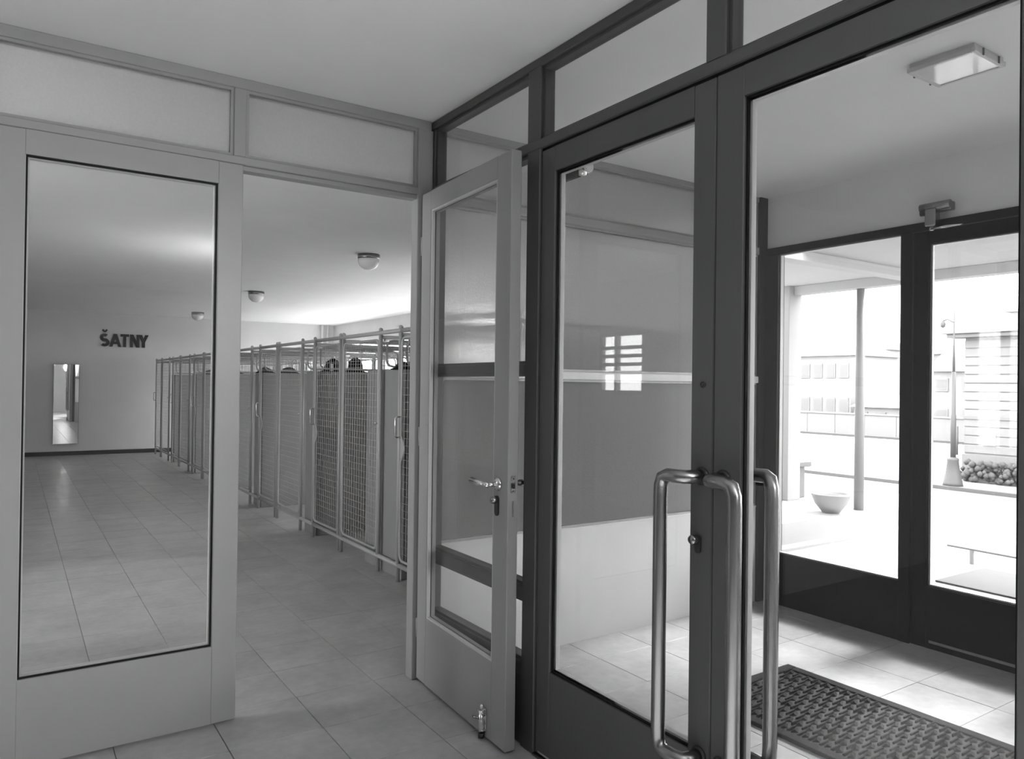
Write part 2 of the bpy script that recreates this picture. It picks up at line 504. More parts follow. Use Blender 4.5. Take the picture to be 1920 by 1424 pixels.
MB().lathe([(.003, 0), (.003, .001)], 8, Matrix.Translation((W2 + .002, .022, .998)) @ Matrix.Rotation(PI / 2, 4, 'Y')).build('screw', BLACK, lm)
MB().box(W2, W2 + .0015, .018, .026, .90, .96, .0004).build('dead_bolt_slot', STEEL, door2)
# foot bolt on the kick panel
fb = MB()
fb.box(W2 - .175, W2 - .142, -.004, 0, .030, .128, .0015)
fb.tube([(W2 - .159, -.014, .118), (W2 - .159, -.014, .02)], .0105, 12)
fb.box(W2 - .179, W2 - .138, -.02, -.002, .106, .115, .002)
fb.box(W2 - .177, W2 - .140, -.02, -.002, .040, .048, .002)
fbo = fb.build('foot_bolt', CHROME, door2)
MB().tube([(W2 - .159, -.014, .03), (W2 - .159, -.014, .012)], [.012, .013], 12).build('rubber_tip', BLACK, fbo)
MB().tube([(W2 - .162, -.024, .088), (W2 - .182, -.032, .086), (W2 - .192, -.036, .088)], [.005, .006, .003], 8).build('pedal', STEEL, fbo)
MB().lathe([(.007, 0), (.009, .01), (.004, .018)], 10, Matrix.Translation((W2 - .159, -.012, .124))).build('spring_cap', CHROME, fbo)
for hz in (.25, 1.15, 2.05):
    MB().tube([(-.004, .003, hz - .045), (-.004, .003, hz + .045)], .0065, 8).build('hinge', PAINT, door2)

# ---- right partition (plane x = 1.66): hall / vestibule
X0, X1 = 1.66, 1.73
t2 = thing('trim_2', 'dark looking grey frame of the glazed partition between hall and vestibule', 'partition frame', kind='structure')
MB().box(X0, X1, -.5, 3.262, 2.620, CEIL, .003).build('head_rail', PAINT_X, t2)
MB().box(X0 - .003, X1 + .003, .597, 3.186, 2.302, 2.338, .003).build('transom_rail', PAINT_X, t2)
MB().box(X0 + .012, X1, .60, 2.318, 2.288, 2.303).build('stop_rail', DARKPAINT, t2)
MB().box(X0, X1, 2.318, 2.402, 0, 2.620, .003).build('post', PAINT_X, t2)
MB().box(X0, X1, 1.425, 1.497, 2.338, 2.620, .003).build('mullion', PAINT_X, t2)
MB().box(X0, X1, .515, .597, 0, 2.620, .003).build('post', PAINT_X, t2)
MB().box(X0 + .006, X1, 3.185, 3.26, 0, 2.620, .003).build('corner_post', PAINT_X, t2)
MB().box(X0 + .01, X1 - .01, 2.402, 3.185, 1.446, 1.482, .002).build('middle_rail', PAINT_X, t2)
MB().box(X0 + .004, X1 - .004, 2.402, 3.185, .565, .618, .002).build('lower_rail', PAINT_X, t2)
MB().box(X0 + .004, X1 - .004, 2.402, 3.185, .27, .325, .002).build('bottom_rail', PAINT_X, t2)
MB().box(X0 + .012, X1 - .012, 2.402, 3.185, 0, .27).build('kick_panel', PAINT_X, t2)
XC = 1.697
glazing(3, 'clear transom pane beside the ceiling corner', 'x', XC, 2.402, 3.185, 2.338, 2.62, GLASS, PAINT_X)
glazing(4, 'clear transom pane above the left vestibule door leaf', 'x', XC, 1.497, 2.318, 2.338, 2.62, GLASS, PAINT_X)
glazing(5, 'clear transom pane above the right vestibule door leaf', 'x', XC, .597, 1.425, 2.338, 2.62, GLASS, PAINT_X)
glazing(6, 'tall upper sidelight pane behind the open door', 'x', XC, 2.402, 3.185, 1.482, 2.302, GLASS, PAINT_X)
glazing(7, 'middle sidelight pane behind the open door', 'x', XC, 2.402, 3.185, .618, 1.446, GLASS, PAINT_X)
glazing(8, 'low sidelight pane behind the open door', 'x', XC, 2.402, 3.185, .325, .565, GLASS, PAINT_X)

# vestibule doors: local x runs along world -y from each hinge; seen face at local y=0 -> world x=1.668
def pull(mx, lat, side, name, parent, zt=1.142, zb=.335):
    """D shaped pull: stub out of the stile, sideways leg, long bar. local coords; side -1 = hall side, +1 = vestibule side"""
    y0 = 0 if side < 0 else .045
    o = .068 * side
    r = .0205
    pts = [(mx, y0, zt), (mx, y0 + o * .55, zt)]
    pts += [(mx + lat * .10, y0 + o * .9, zt), (mx + lat * .32, y0 + o, zt), (mx + lat * .70, y0 + o, zt),
            (mx + lat * .90, y0 + o, zt - .008), (mx + lat * .985, y0 + o, zt - .032), (mx + lat, y0 + o, zt - .065)]
    low = [(x, y, zb + (zt - z)) for x, y, z in pts]
    h = MB().tube(pts + low[::-1], r, 16).build(name, STEEL, parent)
    for z in (zt, zb):
        MB().lathe([(.027, 0), (.027, .004), (.022, .008)], 16, Matrix.Translation((mx, y0, z)) @ Matrix.Rotation(PI / 2 * (1 if side < 0 else -1), 4, 'X')).build('handle_rose', BLACK, h)
    return h

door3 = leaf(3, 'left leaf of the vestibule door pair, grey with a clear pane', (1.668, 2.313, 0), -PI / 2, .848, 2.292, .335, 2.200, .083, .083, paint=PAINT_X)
pull(.848 - .038, -.098, -1, 'pull_handle', door3)
pull(.848 - .038, -.098, 1, 'pull_handle', door3)
cl = MB()
cl.tube([(.012, .075, 2.200), (.165, .075, 2.200)], .024, 14)
clo = cl.build('door_closer', BLACK, door3)
MB().tube([(.012, .075, 2.200), (.006, .075, 2.200)], .020, 12).build('end_cap', CHROME, clo)
MB().tube([(.167, .075, 2.204), (.186, .075, 2.204)], [.026, .024], 14).build('end_cap', CHROME, clo)
MB().lathe([(.004, -.016), (.015, -.012), (.017, 0), (.015, .012), (.004, .016)], 12, Matrix.Translation((.176, .056, 2.182))).build('adjusting_knob', CHROME, clo)
MB().tube([(.09, .049, 2.205), (.15, .049, 2.205)], .004, 6).build('spring_rod', CHROME, clo)
MB().lathe([(.009, 0), (.009, .003), (.006, .004)], 14, Matrix.Translation((.812, 0, 1.407)) @ Matrix.Rotation(PI / 2, 4, 'X')).build('peep_hole', BLACK, door3)
kn = MB()
kn.prism([(.011 * math.cos(a), .011 * math.sin(a)) for a in [PI * i / 8 for i in range(9)]] + [(.011 * math.cos(a), -.028 + .011 * math.sin(a)) for a in [PI + PI * i / 8 for i in range(9)]],
         0, -.006, lambda u, v, d: (.800 + u, d, .956 + v))
kno = kn.build('keyhole_plate', BLACK, door3)
MB().lathe([(.012, 0), (.014, .004), (.014, .022), (.012, .026)], 14, Matrix.Translation((.798, -.004, .958)) @ Matrix.Rotation(PI / 2, 4, 'X')).build('lock_knob', STEEL, kno)
MB().box(.02, .828, -.002, 0, .014, .024).build('threshold_seal', CHROME, door3)
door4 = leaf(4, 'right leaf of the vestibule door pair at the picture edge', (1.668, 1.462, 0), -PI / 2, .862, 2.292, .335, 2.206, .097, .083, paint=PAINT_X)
pull(.036, .098, -1, 'pull_handle', door4)
pull(.036, .080, 1, 'pull_handle', door4, 1.150)
MB().box(.001, .003, -.001, 0, .02, 2.28).build('meeting_strip', GASKET, door4)
tag(MB().box(1.655, 1.735, .60, 2.318, 0, .010, .002).build('trim_3', STEEL), 'thin metal threshold strip under the vestibule doors', 'threshold', kind='structure')

# ---- frosted partition (plane y = 3.2): vestibule / cloakroom
t4 = thing('trim_4', 'grey frame of the frosted partition between vestibule and cloakroom', 'partition frame', kind='structure')
MB().box(1.73, 4.15, 3.205, 3.262, 2.622, CEIL, .003).build('head_rail', PAINT, t4)
MB().box(1.73, 4.15, 3.200, 3.262, 2.275, 2.322, .003).build('transom_rail', PAINT, t4)
MB().box(1.73, 4.15, 3.197, 3.262, 1.432, 1.476, .003).build('middle_rail', PANEL, t4)
MB().box(1.73, 4.15, 3.208, 3.262, 0, .622).build('lower_panel', PANEL, t4)
MB().box(1.73, 4.15, 3.204, 3.262, .618, .628, .001).build('panel_cap', PAINT_L, t4)
MB().box(4.075, 4.15, 3.19, 3.262, 0, CEIL, .003).build('end_post', DARKPAINT, t4)
glazing(9, 'frosted transom strip of the vestibule partition under the ceiling', 'y', 3.235, 1.73, 4.08, 2.322, 2.622, FROST2)
glazing(10, 'large upper frosted pane of the vestibule partition', 'y', 3.235, 1.73, 4.08, 1.476, 2.275, FROST2)
glazing(11, 'large lower frosted pane of the vestibule partition', 'y', 3.235, 1.73, 4.08, .628, 1.432, FROST2)

# ---- outer entrance (plane x = 4.15)
E0, E1 = 4.13, 4.20
t5 = thing('trim_5', 'black looking frame of the outer entrance', 'entrance frame', kind='structure')
MB().box(E0, E1, -.5, 3.2, 2.272, 2.318, .003).build('head_rail', DARKPAINT, t5)
MB().box(E0, E1, 3.095, 3.2, 0, 2.272, .003).build('jamb', DARKPAINT, t5)
MB().box(E0, E1, 2.222, 2.288, 0, 2.272, .003).build('mullion', DARKPAINT, t5)
MB().box(E0 + .01, E1 - .01, 2.288, 3.095, 0, .332).build('kick_panel', DARKPAINT, t5)
MB().box(E0, E1, .42, .486, 0, 2.272, .003).build('mullion', DARKPAINT, t5)
MB().box(E0 + .01, E1 - .01, -.5, .42, 0, .332).build('kick_panel', DARKPAINT, t5)
glazing(12, 'clear sidelight pane of the outer entrance looking on the porch', 'x', 4.165, 2.288, 3.095, .332, 2.272, GLASS, PAINT, .008, .03)
glazing(13, 'clear sidelight pane of the entrance, out of sight', 'x', 4.165, -.5, .42, .332, 2.272, GLASS, PAINT, .008, .03)
def outer_leaf(num, label, y1, w):
    return leaf(num, label, (4.138, y1, 0), -PI / 2, w, 2.268, .335, 2.200, .082, .082, .045, .003, DARKPAINT)
door5 = outer_leaf(5, 'dark outer entrance door with a clear pane on the street', 2.218, .866)
door6 = outer_leaf(6, 'second dark outer entrance door leaf, out of sight', 1.350, .862)
MB().box(.10, .60, -.003, 0, .035, .05).build('weather_bar', STEEL, door5)

# ceiling light in the vestibule
vl = thing('ceiling_light', 'flat square glass ceiling light above the vestibule mat', 'lamp', (2.975, 1.441, CEIL))
MB().box(-.112, .112, -.118, .118, -.016, 0, .002).build('housing', PAINT_L, vl)
m = MB()
for b in ((-.118, .118, -.124, -.108), (-.118, .118, .108, .124), (-.118, -.102, -.108, .108), (.102, .118, -.108, .108)):
    m.box(b[0], b[1], b[2], b[3], -.034, -.016, .002)
m.build('frame', PAINT_L, vl)
MB().box(-.102, .102, -.108, .108, -.031, -.022).build('glass_plate', OPAL, vl)
for sx in (-1, 1):
    for sy in (-1, 1):
        MB().box(sx * .060 - .004, sx * .060 + .004, sy * .1255 - .002, sy * .1255 + .002, -.036, -.010).build('clip', BLACK, vl)

# door closer on the lintel
dc = thing('door_closer', 'T-shaped grey metal door closer above the outer entrance door', 'door closer', (4.13, 2.075, 2.37))
MB().tube([(-.048, .078, .012), (-.048, -.078, .012)], .022, 14).build('cylinder', STEEL, dc)
MB().box(-.030, .020, -.070, .070, -.012, .034, .004).build('mounting_plate', STEEL, dc)
MB().box(-.075, -.018, -.012, .045, -.095, .0, .006).build('gear_housing', STEEL, dc)
MB().tube([(-.046, .078, -.016), (-.046, .045, -.016)], .014, 12).build('valve', BLACK, dc)
am = MB().tube([(-.046, .020, -.090), (-.046, .020, -.118)], .011, 10)
am.tube([(-.050, .020, -.108), (-.055, -.06, -.106), (-.018, -.135, -.102)], [.008, .007, .004], 8)
am.build('arm', CHROME, dc)

# door mat
mt = thing('door_mat', 'dark ribbed door mat on the bright vestibule floor', 'mat', (3.262, 2.362, 0), math.radians(.6))
MW, ML, BW = .69, 1.42, .05
MB().box(-MW + BW, -BW, -ML + BW, -BW, .001, .009).build('backing', RUBBER, mt)
m = MB()
for b in ((-MW, 0, -BW, 0), (-MW, 0, -ML, -ML + BW), (-MW, -MW + BW, -ML + BW, -BW), (-BW, 0, -ML + BW, -BW)):
    m.box(b[0], b[1], b[2], b[3], 0.0, .017, .003)
m.build('border', RUBBER_B, mt)
m = MB()
nx, ny = 9, 27
for i in range(nx):
    for j in range(ny):
        cx = -MW + BW + (MW - 2 * BW) * (i + .5) / nx
        cy = -ML + BW + (ML - 2 * BW) * (j + .5 + (.5 if i % 2 else 0)) / ny
        if cy > -BW - .012: continue
        a, b = .029, .0155
        h = .021 + random.uniform(-.004, .003)
        q = random.uniform(-.003, .003)
        m.add([(cx - a, cy + q, .012), (cx, cy - b, .010), (cx + a, cy - q, .012), (cx, cy + b, .010), (cx - a * .35, cy - b * .35, h), (cx + a * .5, cy + b * .3, h)],
              [(0, 1, 4), (1, 2, 5, 4), (2, 3, 5), (3, 0, 4, 5), (0, 3, 2, 1)])
        m.box(cx - a, cx + a, cy + b - .002, cy + b + .0035, .008, h - .002)
m.build('woven_ribs', RUBBER_R, mt, 'stuff')

# ================================================================== CLOAKROOM
# lettering
lt = thing('wall_lettering', 'black capital letters SATNY with caron on the end wall', 'sign', (1.372, 15.985, 2.025))
tag(lt, 'black capital lettering on the pale end wall above the cages', 'sign')
LH, SW = .245, .052
fnl = lambda u, v, d: (u, d, v)
def stroke(mb, p, q, w=SW):
    p, q = Vector((p[0], p[1])), Vector((q[0], q[1]))
    t = (q - p).normalized(); nrm = Vector((-t.y, t.x)) * w / 2
    mb.prism([tuple(p + nrm), tuple(p - nrm), tuple(q - nrm), tuple(q + nrm)], -.012, .015, fnl)
def para(mb, pts):
    mb.prism(pts, -.012, .015, fnl)
def letter(mb): return mb.build('letter', WOOL, lt)
# S
m = MB()
spine = []
R1, R2 = .046, .052
for k in range(13):
    a = math.radians(40 + (270 - 40) * k / 12); spine.append((.062 + R1 * math.cos(a) * 1.05, LH - SW / 2 - R1 + R1 * math.sin(a)))
for k in range(13):
    a = math.radians(90 - (230) * k / 12); spine.append((.066 + R2 * math.cos(a) * 1.08, SW / 2 + R2 + (R2) * math.sin(a)))
L_, R_ = [], []
for k, p in enumerate(spine):
    a = Vector(spine[max(k - 1, 0)]); b = Vector(spine[min(k + 1, len(spine) - 1)]); t = (b - a).normalized(); nn = Vector((-t.y, t.x)) * SW / 2
    L_.append(tuple(Vector(p) + nn)); R_.append(tuple(Vector(p) - nn))
for k in range(len(spine) - 1):
    para(m, [L_[k], L_[k + 1], R_[k + 1], R_[k]])
S_ = letter(m)
m = MB()
stroke(m, (.028, .318), (.066, .272), .030); stroke(m, (.104, .318), (.066, .272), .030)
m.build('caron', WOOL, S_)
def shift(mb, dx):
    mb.v = [(x + dx, y, z) for x, y, z in mb.v]; return mb
m = MB(); w = .205
para(m, [(0, 0), (w / 2 - SW / 2, LH), (w / 2 + SW / 2, LH), (SW * 1.05, 0)])
para(m, [(w / 2 - SW / 2, LH), (w / 2 + SW / 2, LH), (w, 0), (w - SW * 1.05, 0)])
para(m, [(.052, .052), (.052, .094), (w - .052, .094), (w - .052, .052)])
letter(shift(m, .142))
m = MB(); para(m, [(0, LH - SW * .9), (0, LH), (.145, LH), (.145, LH - SW * .9)]); para(m, [(.0725 - SW / 2, 0), (.0725 - SW / 2, LH), (.0725 + SW / 2, LH), (.0725 + SW / 2, 0)])
letter(shift(m, .330))
m = MB(); w = .165
para(m, [(0, 0), (0, LH), (SW, LH), (SW, 0)]); para(m, [(w - SW, 0), (w - SW, LH), (w, LH), (w, 0)]); para(m, [(0, LH), (SW * 1.1, LH), (w, 0), (w - SW * 1.1, 0)])
letter(shift(m, .492))
m = MB(); w = .175
para(m, [(0, LH), (SW * 1.15, LH), (w / 2 + SW / 2, .10), (w / 2 - SW / 2, .10)]); para(m, [(w - SW * 1.15, LH), (w, LH), (w / 2 + SW / 2, .10), (w / 2 - SW / 2, .10)])
para(m, [(w / 2 - SW / 2, 0), (w / 2 - SW / 2, .112), (w / 2 + SW / 2, .112), (w / 2 + SW / 2, 0)])
letter(shift(m, .640))

# mirror
mr = thing('wall_mirror', 'tall narrow mirror on the end wall below the lettering', 'mirror', (.828, 16.0, .208))
MB().box(-.205, .205, -.028, 0, 0, 1.465, .004).build('backing', BLACK, mr)
MB().box(-.200, .200, -.034, -.029, .004, 1.460, .002).build('glass', MIRROR, mr)
for sx in (-1, 1):
    for z in (.0, 1.44):
        MB().box(sx * .19 - .012, sx * .19 + .012, -.038, -.026, z, z + .022, .002).build('clip', CHROME, mr)

# globe lamps on the ceiling
for k, (gx, gy, lab) in enumerate(((2.885, 6.88, 'nearest opal half-globe ceiling lamp above the coat cages'), (2.815, 10.68, 'middle opal half-globe ceiling lamp, seen just right of the closed door'), (2.812, 14.62, 'farthest small ceiling globe lamp seen through the closed door'))):
    g = thing('globe_lamp', lab, 'lamp', (gx, gy, CEIL), group='opal globe lamps in a row')
    MB().lathe([(.105, -.045), (.108, -.03), (.108, 0)], 24).build('collar', STEEL, g)
    MB().lathe([(.004, -.150), (.035, -.146), (.065, -.132), (.090, -.108), (.103, -.078), (.106, -.045)], 24).build('shade', OPAL, g)

# pipes in the far corner
for k in range(2):
    p = MB().tube([(5.62 + .12 * k, 15.93, 0), (5.62 + .12 * k, 15.93, CEIL)], .025, 10).build('heating_pipe', PLASTER)
    tag(p, ('left' if k == 0 else 'right') + ' one of two thin white pipes rising in the far corner', 'pipe', 'pipes in the far corner')

# ---- coat cages
XL = 2.285
TOP, BOT = 1.775, .115
def front(u, v): return (0, u, v)
def mesh_panel(parent, name, fn, u0, u1, v0, v1, step=.05, r=.0016):
    m = MB()
    nu = max(2, round((u1 - u0) / step)); nv = max(2, round((v1 - v0) / step))
    for i in range(1, nu):
        u = u0 + (u1 - u0) * i / nu
        m.tube([fn(u, v0), fn(u, v1)], r, 3, caps=False)
    for i in range(1, nv):
        v = v0 + (v1 - v0) * i / nv
        m.tube([fn(u0, v), fn(u1, v)], r, 3, caps=False)
    return m.build(name, WIRE, parent, 'stuff')

def cage_door(parent, u0, u1, hand):
    """mesh door in the front plane; hand: +1 latch on the low-u side, -1 a small knob only, 2 = latch on the high-u side"""
    z0, z1, r = .155, 1.725, .045
    pts = []
    f = front
    lz0, lz1 = .86, 1.02
    pts += arc((u1 - r, z0 + r), r, -PI / 2, 0, 3, f)
    if hand == 2:
        pts += [f(u1, lz0 - .01)] + [f(u1 - .055 * math.sin(PI * i / 6), lz0 + (lz1 - lz0) * i / 6) for i in range(1, 6)] + [f(u1, lz1 + .01)]
    pts += arc((u1 - r, z1 - r), r, 0, PI / 2, 3, f)
    pts += arc((u0 + r, z1 - r), r, PI / 2, PI, 3, f)
    pts += arc((u0 + r, z0 + r), r, PI, 1.5 * PI, 3, f)
    d = MB().tube(pts, .0095, 8, closed=True).build('mesh_door', TUBE, parent)
    mesh_panel(d, 'wire_mesh', front, u0, u1, z0, z1)
    if hand == 2:
        MB().prism([(u1 + .008, lz0 + .01)] + [(u1 - .045 * math.sin(PI * i / 6), lz0 + .01 + (lz1 - lz0 - .02) * i / 6) for i in range(7)] + [(u1 + .008, lz1 - .01)], -.004, .004, lambda u, v, q: (q, u, v)).build('latch_plate', TUBE, d)
        MB().tube([(-.004, u1 - .001, 1.165), (-.038, u1 - .001, 1.165), (-.046, u1 - .001, 1.155), (-.046, u1 - .001, 1.03), (-.038, u1 - .001, 1.02), (-.004, u1 - .001, 1.02)], .0065, 8).build('handle', CHROME, d)
    else:
        MB().lathe([(.004, -.008), (.012, -.004), (.012, .004), (.004, .008)], 10, Matrix.Translation((-.018, u0 - .004, 1.10))).build('knob', CHROME, d)
    return d

def cage(y0, label, narrow=True, leafA=(.385, 1.085), leafB=(1.185, 1.775), posts=(0, .35, 1.10, 1.165), length=1.8, box=(.02, .335), last=False):
    c = thing('coat_cage', label, 'cage', (XL, y0, 0), group='coat cages in a row')
    D = 1.83
    for p in posts + ((length - .035,) if last else ()):
        MB().tube([(0, p, 0), (0, p, TOP - .015)], .0155, 10).build('post', TUBE, c)
        MB().lathe([(.004, .026), (.014, .020), (.017, .010), (.014, 0)], 10, Matrix.Translation((0, p, TOP + .012))).build('finial', TUBE, c)
        MB().tube([(D, p, 0), (D, p, TOP - .015)], .0155, 8).build('post', TUBE, c)
        MB().tube([(0, p, TOP - .03), (D, p, TOP - .03)], .0125, 8).build('cross_bar', TUBE, c)
    MB().tube([(0, posts[0] - .016, TOP), (0, posts[0] + length - .018, TOP)], .0165, 10).build('top_rail', TUBE, c)
    MB().tube([(0, posts[0] - .016, BOT), (0, posts[0] + length - .018, BOT)], .0165, 10).build('bottom_rail', TUBE, c)
    MB().tube([(D, posts[0] - .016, TOP), (D, posts[0] + length - .018, TOP)], .0165, 8).build('top_rail', TUBE, c)
    MB().tube([(D, posts[0] - .016, BOT), (D, posts[0] + length - .018, BOT)], .0165, 8).build('bottom_rail', TUBE, c)
    if leafA: cage_door(c, leafA[0], leafA[1], -1)
    if leafB: cage_door(c, leafB[0], leafB[1], 2)
    if box:
        MB().box(.035, D - .04, box[0], box[1], 0, 1.50, .004).build('coat_cabinet', CABINET, c)
        for p in (0, .35):
            fs = lambda u, v, p=p: (u, p, v)
            for (a, b) in ((.05, .98), (1.02, D - .04)):
                uf = MB().tube(rounded_rect(a, b, 1.525, 1.72, .05, fs, 3), .009, 6, closed=True).build('upper_frame', TUBE, c)
                mesh_panel(uf, 'wire_mesh', fs, a, b, 1.525, 1.72)
    # rear mesh doors
    for (a, b) in (leafA, leafB):
        fr = lambda u, v: (D, u, v)
        rd = MB().tube(rounded_rect(a, b, .155, 1.725, .045, fr, 3), .0095, 6, closed=True).build('mesh_door', TUBE, c)
        mesh_panel(rd, 'wire_mesh', fr, a, b, .155, 1.725, .1)
    return c

def copy_tree(o, parent=None):
    c = o.copy(); COL.objects.link(c)
    if parent is not None: c.parent = parent
    for ch in list(o.children): copy_tree(ch, c)
    return c

c0 = cage(4.85, 'nearest full coat cage, a wide cabinet behind its mesh doors', box=(.02, .68))
proto = cage(6.65, 'second coat cage along the row, just left of the nearest one')
names = ['third coat cage, right behind the stile of the closed door', 'fourth coat cage along the row, seen through the closed door', 'fifth coat cage along the row, seen through the closed door']
for k, lab in enumerate(names):
    c = copy_tree(proto); c.location = (XL, 8.45 + 1.8 * k, 0); c['label'] = lab
cage(13.85, 'farthest coat cage of the row, against the end wall', last=True)
cN = cage(3.35, 'cut-off coat cage behind the open door jamb, dark coats inside', leafA=(.07, .75), leafB=(.845, 1.475), posts=(.04, .765, .83), length=1.46, box=None)

# hats lying on the cabinets
def hat(x, y, z, r, h, label, kind=0, tagged=False):
    t = thing('hat', label, 'hat', (x, y, z), random.uniform(-.5, .5), group='dark hats on the cabinets')
    n = 18
    m = MB()
    prof = [(r, 0), (r * 1.0, .006), (r * .74, .016), (r * .66, h * .5), (r * .55, h * .85), (r * .30, h), (.006, h * .93)]
    m.lathe(prof, n)
    m.v = [(x_ * 1.12, y_ * .95, z_ * (1 - .10 * math.cos(2 * math.atan2(y_, x_)))) for x_, y_, z_ in m.v]
    m.build('crown', WOOL, t)
    MB().lathe([(r * .745, .017), (r * .70, .040)], n).build('hat_band', BLACK, t)
    if tagged:
        MB().box(-r * .45, -r * .18, -r * .9, -r * .88, .008, .075).build('paper_tag', PLASTER, t)
    return t
hat(2.50, 6.78, 1.5, .105, .115, 'dark hat with a white tag on top of the second cabinet', tagged=True)
hat(2.745, 6.84, 1.5, .10, .13, 'dark round hat on the second cabinet, right of the tagged one')
hat(2.40, 4.98, 1.5, .12, .055, 'flat dark cap on the wide nearest cabinet')
hat(2.385, 8.62, 1.5, .095, .06, 'low dark hat at the front of the third cabinet')
hat(2.64, 8.58, 1.5, .11, .065, 'low dark hat further back on the third cabinet')
hat(2.48, 10.42, 1.5, .11, .07, 'small dark hat on the fourth cabinet')
hat(2.55, 12.22, 1.5, .11, .07, 'small dark hat on the fifth cabinet')

# dark coats in the nearest cage
for k in range(4):
    t = thing('hanging_coat', ['frontmost black coat hanging in the cut-off cage', 'second black coat hanging in the cut-off cage', 'third black coat hanging in the cut-off cage', 'rearmost black coat hanging in the cut-off cage'][k], 'coat', (2.52 + .2 * k, 4.46, 1.60), group='black coats in the cut-off cage')
    MB().tube([(0, -.17, -.09), (0, 0, -.045), (0, .17, -.09)], .010, 8).tube([(0, 0, -.045), (0, 0, .09), (0, .02, .125), (0, .03, .13)], .003, 6).build('hanger', STEEL, t)
    m = MB(); n = 20
    rings = []
    for (z, ry, rx) in ((-.07, .05, .035), (-.085, .16, .05), (-.13, .215, .065), (-.30, .20, .07), (-.6, .20, .075), (-.95, .235, .085), (-1.22, .25, .09)):
        for j in range(n):
            a = 2 * PI * j / n
            wv = 1 + .10 * math.sin(5 * a + k) * min(1, -z)
            m.v.append((rx * wv * math.cos(a), ry * wv * math.sin(a), z))
    for i in range(6):
        for j in range(n):
            m.f.append((i * n + j, i * n + (j + 1) % n, (i + 1) * n + (j + 1) % n, (i + 1) * n + j)); m.sm.append(True)
    m.f += [tuple(range(n)), tuple(6 * n + j for j in range(n))]; m.sm += [False, False]
    m.build('coat_body', WOOL, t)
    for s in (-1, 1):
        MB().tube([(0, s * .19, -.12), (.01, s * .245, -.25), (.02, s * .265, -.5), (.03, s * .26, -.72)], [.055, .06, .055, .045], 10).build('sleeve', WOOL, t)
    m = MB(); m.tube([(-.03, -.07, -.08), (-.045, 0, -.06), (-.03, .07, -.08)], [.02, .026, .02], 8).build('collar', WOOL, t)
cr = MB().tube([(2.30, 4.50, 1.742), (4.10, 4.50, 1.742)], .012, 8).build('coat_rail', TUBE, cN)
cr.parent = cN; cr.location = (-XL, -3.35, 0)

# left cloakroom windows, the tall one added for light, and vestibule glazing
def simple_window(num, label, axis, c, a0, a1, z0, z1, bars, rails):
    w = thing('window_%d' % num, label, 'window', kind='structure')
    m = MB()
    def bx(p, q, l, h):
        if axis == 'x': m.box(c - .03, c + .03, p, q, l, h)
        else: m.box(p, q, c - .03, c + .03, l, h)
    bx(a0, a1, z0, z0 + .05); bx(a0, a1, z1 - .05, z1); bx(a0, a0 + .05, z0, z1); bx(a1 - .05, a1, z0, z1)
    for b in bars: bx(b - .025, b + .025, z0, z1)
    for r in rails: bx(a0, a1, r - .02, r + .02)
    m.build('frame', PAINT, w)
    p = MB()
    if axis == 'x': p.box(c - .003, c + .003, a0 + .05, a1 - .05, z0 + .05, z1 - .05)
    else: p.box(a0 + .05, a1 - .05, c - .003, c + .003, z0 + .05, z1 - .05)
    p.build('pane', GLASS, w)
simple_window(32, 'high cloakroom window in the left wall, seen only in reflections', 'x', -2.68, 6.3, 7.1, 1.3, 2.05, (6.8,), (1.56, 1.66, 1.76, 1.86))  # horizontal rails stand in for cage bars in the reflection
simple_window(33, 'added unseen tall window in the left cloakroom wall, lighting the near cages', 'x', -2.68, 3.45, 5.05, .6, 2.55, (), ())  # unseen window, added for more light on the near cages
simple_window(31, 'glazed field beyond the right vestibule door, seen only in the wall mirror', 'x', XC, -.5, .515, .3, 2.6, (), (1.46,))

# ================================================================== OUTSIDE
PAVE = mat('pale_paving', .20, .8, nscale=.8, namt=.06)
STREET = mat('street_surface', .10, .85, nscale=.25, namt=.06)
SNOW = mat('snowy_ground', .25, .9, nscale=.5, namt=.05)
STONE = mat('facade_stone', .155, .85)
STONE_D = mat('facade_stone_dark', .13, .85)  # slightly darker stone for cornices, plinth and far panes
KERB = mat('kerb_stone', .06, .85)
HAZE1 = mat('far_house_plaster', .18, .9, nscale=.15, namt=.06)
HAZE2 = mat('far_roof_tiles', .16, .9, nscale=.3, namt=.06)
IRON = mat('street_iron', .055, .6)
PORCH = mat('porch_plaster', .36, .85)
PIER = mat('pier_plaster', .22, .85)
GROUND_Z = -2.4
tag(MB().box(10.0, 140, -60, 120, GROUND_Z - .3, GROUND_Z).build('street', STREET), 'wide pale street beyond the entrance steps', 'street', kind='structure')
tag(MB().box(4.3, 6.46, -4, 4.05, -.4, -.004).build('landing', PAVE), 'pale paved landing outside the entrance', 'landing', kind='structure')
tag(MB().box(4.3, 7.6, 4.05, 4.16, -.4, .02, .004).build('kerb_landing', SNOW), 'bright coping along the left edge of the landing', 'kerb', kind='structure')
tag(MB().box(4.3, 10.0, 4.9, 14, GROUND_Z, -.004).build('ground_terrace', SNOW), 'bright snowy terrace left of the landing', 'ground', kind='structure')
tag(MB().box(6.46, 10.0, -4, 4.9, GROUND_Z - .3, GROUND_Z + .9).build('ground_steps', STREET), 'lower ground in front of the landing', 'ground', kind='structure')
tag(MB().box(4.3, 6.46, 4.10, 4.9, GROUND_Z, -.55).build('ground_light_well', STREET), 'grey light well between landing and terrace', 'ground', kind='structure')
om = thing('outdoor_mat', 'grey patch of matting on the landing outside the entrance door', 'mat', (5.95, 2.55, -.004))
MB().box(-.30, .42, -1.0, .30, 0, .012, .002).build('mat_field', KERB, om)
